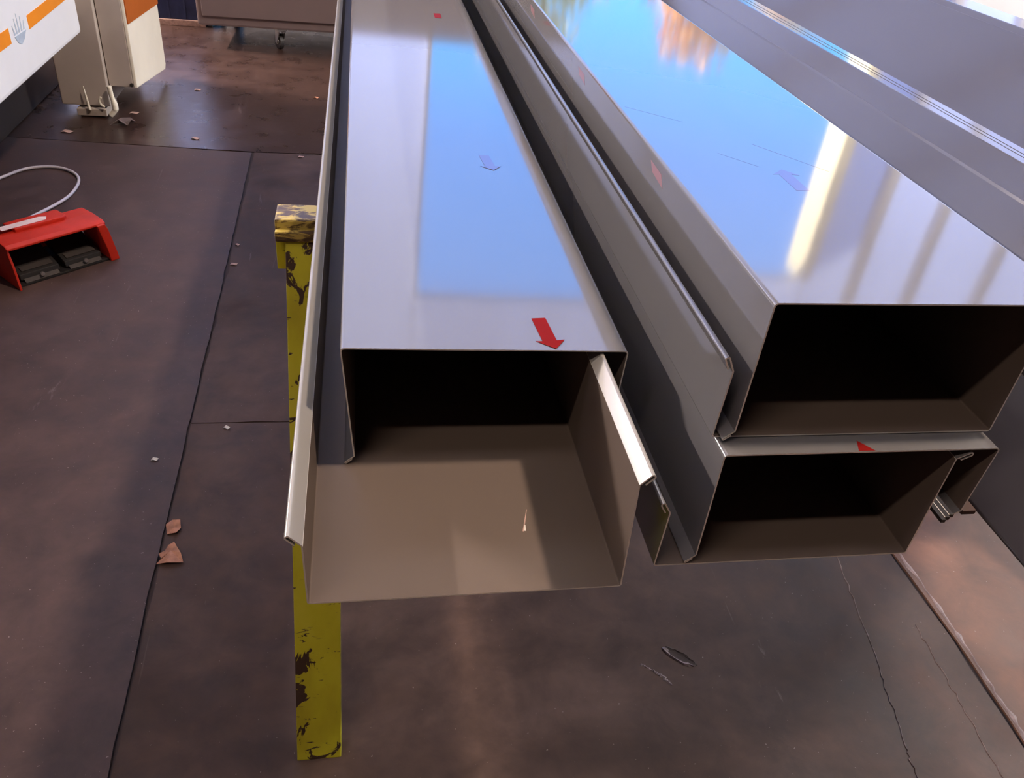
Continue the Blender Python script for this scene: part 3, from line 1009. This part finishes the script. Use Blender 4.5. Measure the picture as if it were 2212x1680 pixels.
cx = tag(empty('plastic_crate', (-1.09, 5.75, 0)), 'dark blue plastic crate on a pale board behind the machine', 'crate')
box('base_board', (-0.17, -0.16, 0.0), (0.155, 0.20, 0.035), 'chip', cx, 0.003)
crb = [((-0.16, -0.145, 0.035), (0.14, -0.133, 0.36)), ((-0.16, 0.17, 0.035), (0.14, 0.182, 0.36)), ((-0.16, -0.133, 0.035), (-0.148, 0.17, 0.36)), ((0.128, -0.133, 0.035), (0.14, 0.17, 0.36)), ((-0.148, -0.133, 0.035), (0.128, 0.17, 0.045))]
for a, b in crb:
    box('crate_wall', a, b, 'blue', cx, 0.002)
for k in range(4):
    xk = -0.15 + k * 0.0925
    box('rib', (xk, -0.151, 0.04), (xk + 0.012, -0.145, 0.355), 'blue', cx, 0.001)
box('rim', (-0.168, -0.153, 0.27), (0.148, -0.145, 0.30), 'blue', cx, 0.002)
sc_ = tag(empty('steel_bracket', (-0.88, 5.72, 0)), 'bright metal bracket lying on the floor beside the blue crate', 'bracket')
prism('arm', [(-0.05, -0.10), (-0.02, -0.11), (0.03, 0.04), (0.01, 0.07)], 'z', 0.0, 0.035, 'steel', sc_, 0.004)
prism('foot', [(0.02, 0.0), (0.14, 0.03), (0.13, 0.06), (0.02, 0.05)], 'z', 0.0, 0.012, 'steel', sc_, 0.003)
cyl('end_knob', (0.022, 0.06, 0.05), 0.014, 0.03, 'z', 'chip_white', sc_, 14, 0.003)


# ------------------------------------------------------------------ leaves and flakes on the floor
def flake(name, x, y, z, pts, mat, label, cat, rz=0.0, curl=0.004, s=1.0):
    n = len(pts)
    V = [(0, 0, 0.001 + curl * 0.3)] + [(px * s, py * s, 0.0008 + curl * abs(math.sin(i * 1.7))) for i, (px, py) in enumerate(pts)]
    V += [(vx, vy, max(vz - 0.0008, 0.0)) for vx, vy, vz in V]
    m = n + 1
    F = []
    for i in range(n):
        j = (i + 1) % n
        F.append((0, 1 + i, 1 + j))
        F.append((m, m + 1 + j, m + 1 + i))
        F.append((1 + i, m + 1 + i, m + 1 + j, 1 + j))
    o = from_py(name, V, F, mat)
    o.location = (x, y, z)
    o.rotation_euler = (0, 0, rz)
    return tag(o, label, cat, 'leaves and flakes on the floor')


big = [(-0.022, -0.034), (0.0, -0.037), (0.030, -0.034), (0.022, -0.012), (0.010, 0.010), (0.004, 0.020), (-0.006, 0.012), (-0.010, -0.002), (-0.020, -0.012), (-0.014, -0.022)]
flake('dry_leaf', -0.392, 1.245, 0.002, big, 'leaf_brown', 'triangular brown dry leaf on the long floor joint', 'leaf', 0.0, 0.007)
flake('dry_leaf', -0.397, 1.310, 0.002, [(-0.012, -0.016), (0.006, -0.02), (0.014, -0.004), (0.012, 0.018), (-0.004, 0.022), (-0.016, 0.008)], 'leaf_brown', 'small crumpled leaf touching the tip of the triangular brown leaf', 'leaf', 0.1, 0.006)
sm = [(-0.020, -0.006), (-0.006, -0.012), (0.014, -0.010), (0.022, 0.002), (0.008, 0.012), (-0.012, 0.010)]
for x, y, s, mt, lb in ((-1.2184, 3.663, 1.2, 'chip', 'pink leaf on the floor below the machine foot'), (-0.7046, 3.641, 0.9, 'chip', 'pale flake beside the rear edge of the grey slab'),
                        (-0.7964, 4.324, 0.8, 'chip', 'pale flake right of the cream machine cover'), (-0.2275, 4.292, 0.7, 'leaf_brown', 'small brown flake beside the left channel rail, furthest back'),
                        (-0.257, 3.469, 0.6, 'chip', 'tiny pale flake above the yellow trestle'), (-0.4753, 1.5305, 0.42, 'chip_white', 'white crumb on the grey slab left of the channel'),
                        (-0.3324, 1.645, 0.42, 'chip_white', 'pale crumb on the cross joint left of the trestle leg'), (-0.4145, 2.494, 0.6, 'chip', 'pale crumb on the long joint left of the trestle top'),
                        (-0.4188, 2.6346, 0.42, 'chip', 'smaller crumb on the long joint, just above another'), (-1.0101, 3.936, 1.0, 'chip', 'orange-pink leaf tip right of the machine foot')):
    flake('floor_flake', x, y, 0.0022 if x < -0.44 and y < 3.5 else 0.0004, sm, mt, lb, 'flake', random.uniform(-0.6, 0.6), 0.005, s)
flake('crumpled_leaf', -1.020, 3.800, 0.0004, [(-0.055, -0.03), (-0.02, -0.02), (0.02, -0.045), (0.03, -0.01), (0.045, 0.0), (0.02, 0.03), (-0.02, 0.028), (-0.03, 0.0)], 'cart', 'crumpled dark leaf lying against the machine foot', 'leaf', 0.0, 0.02)
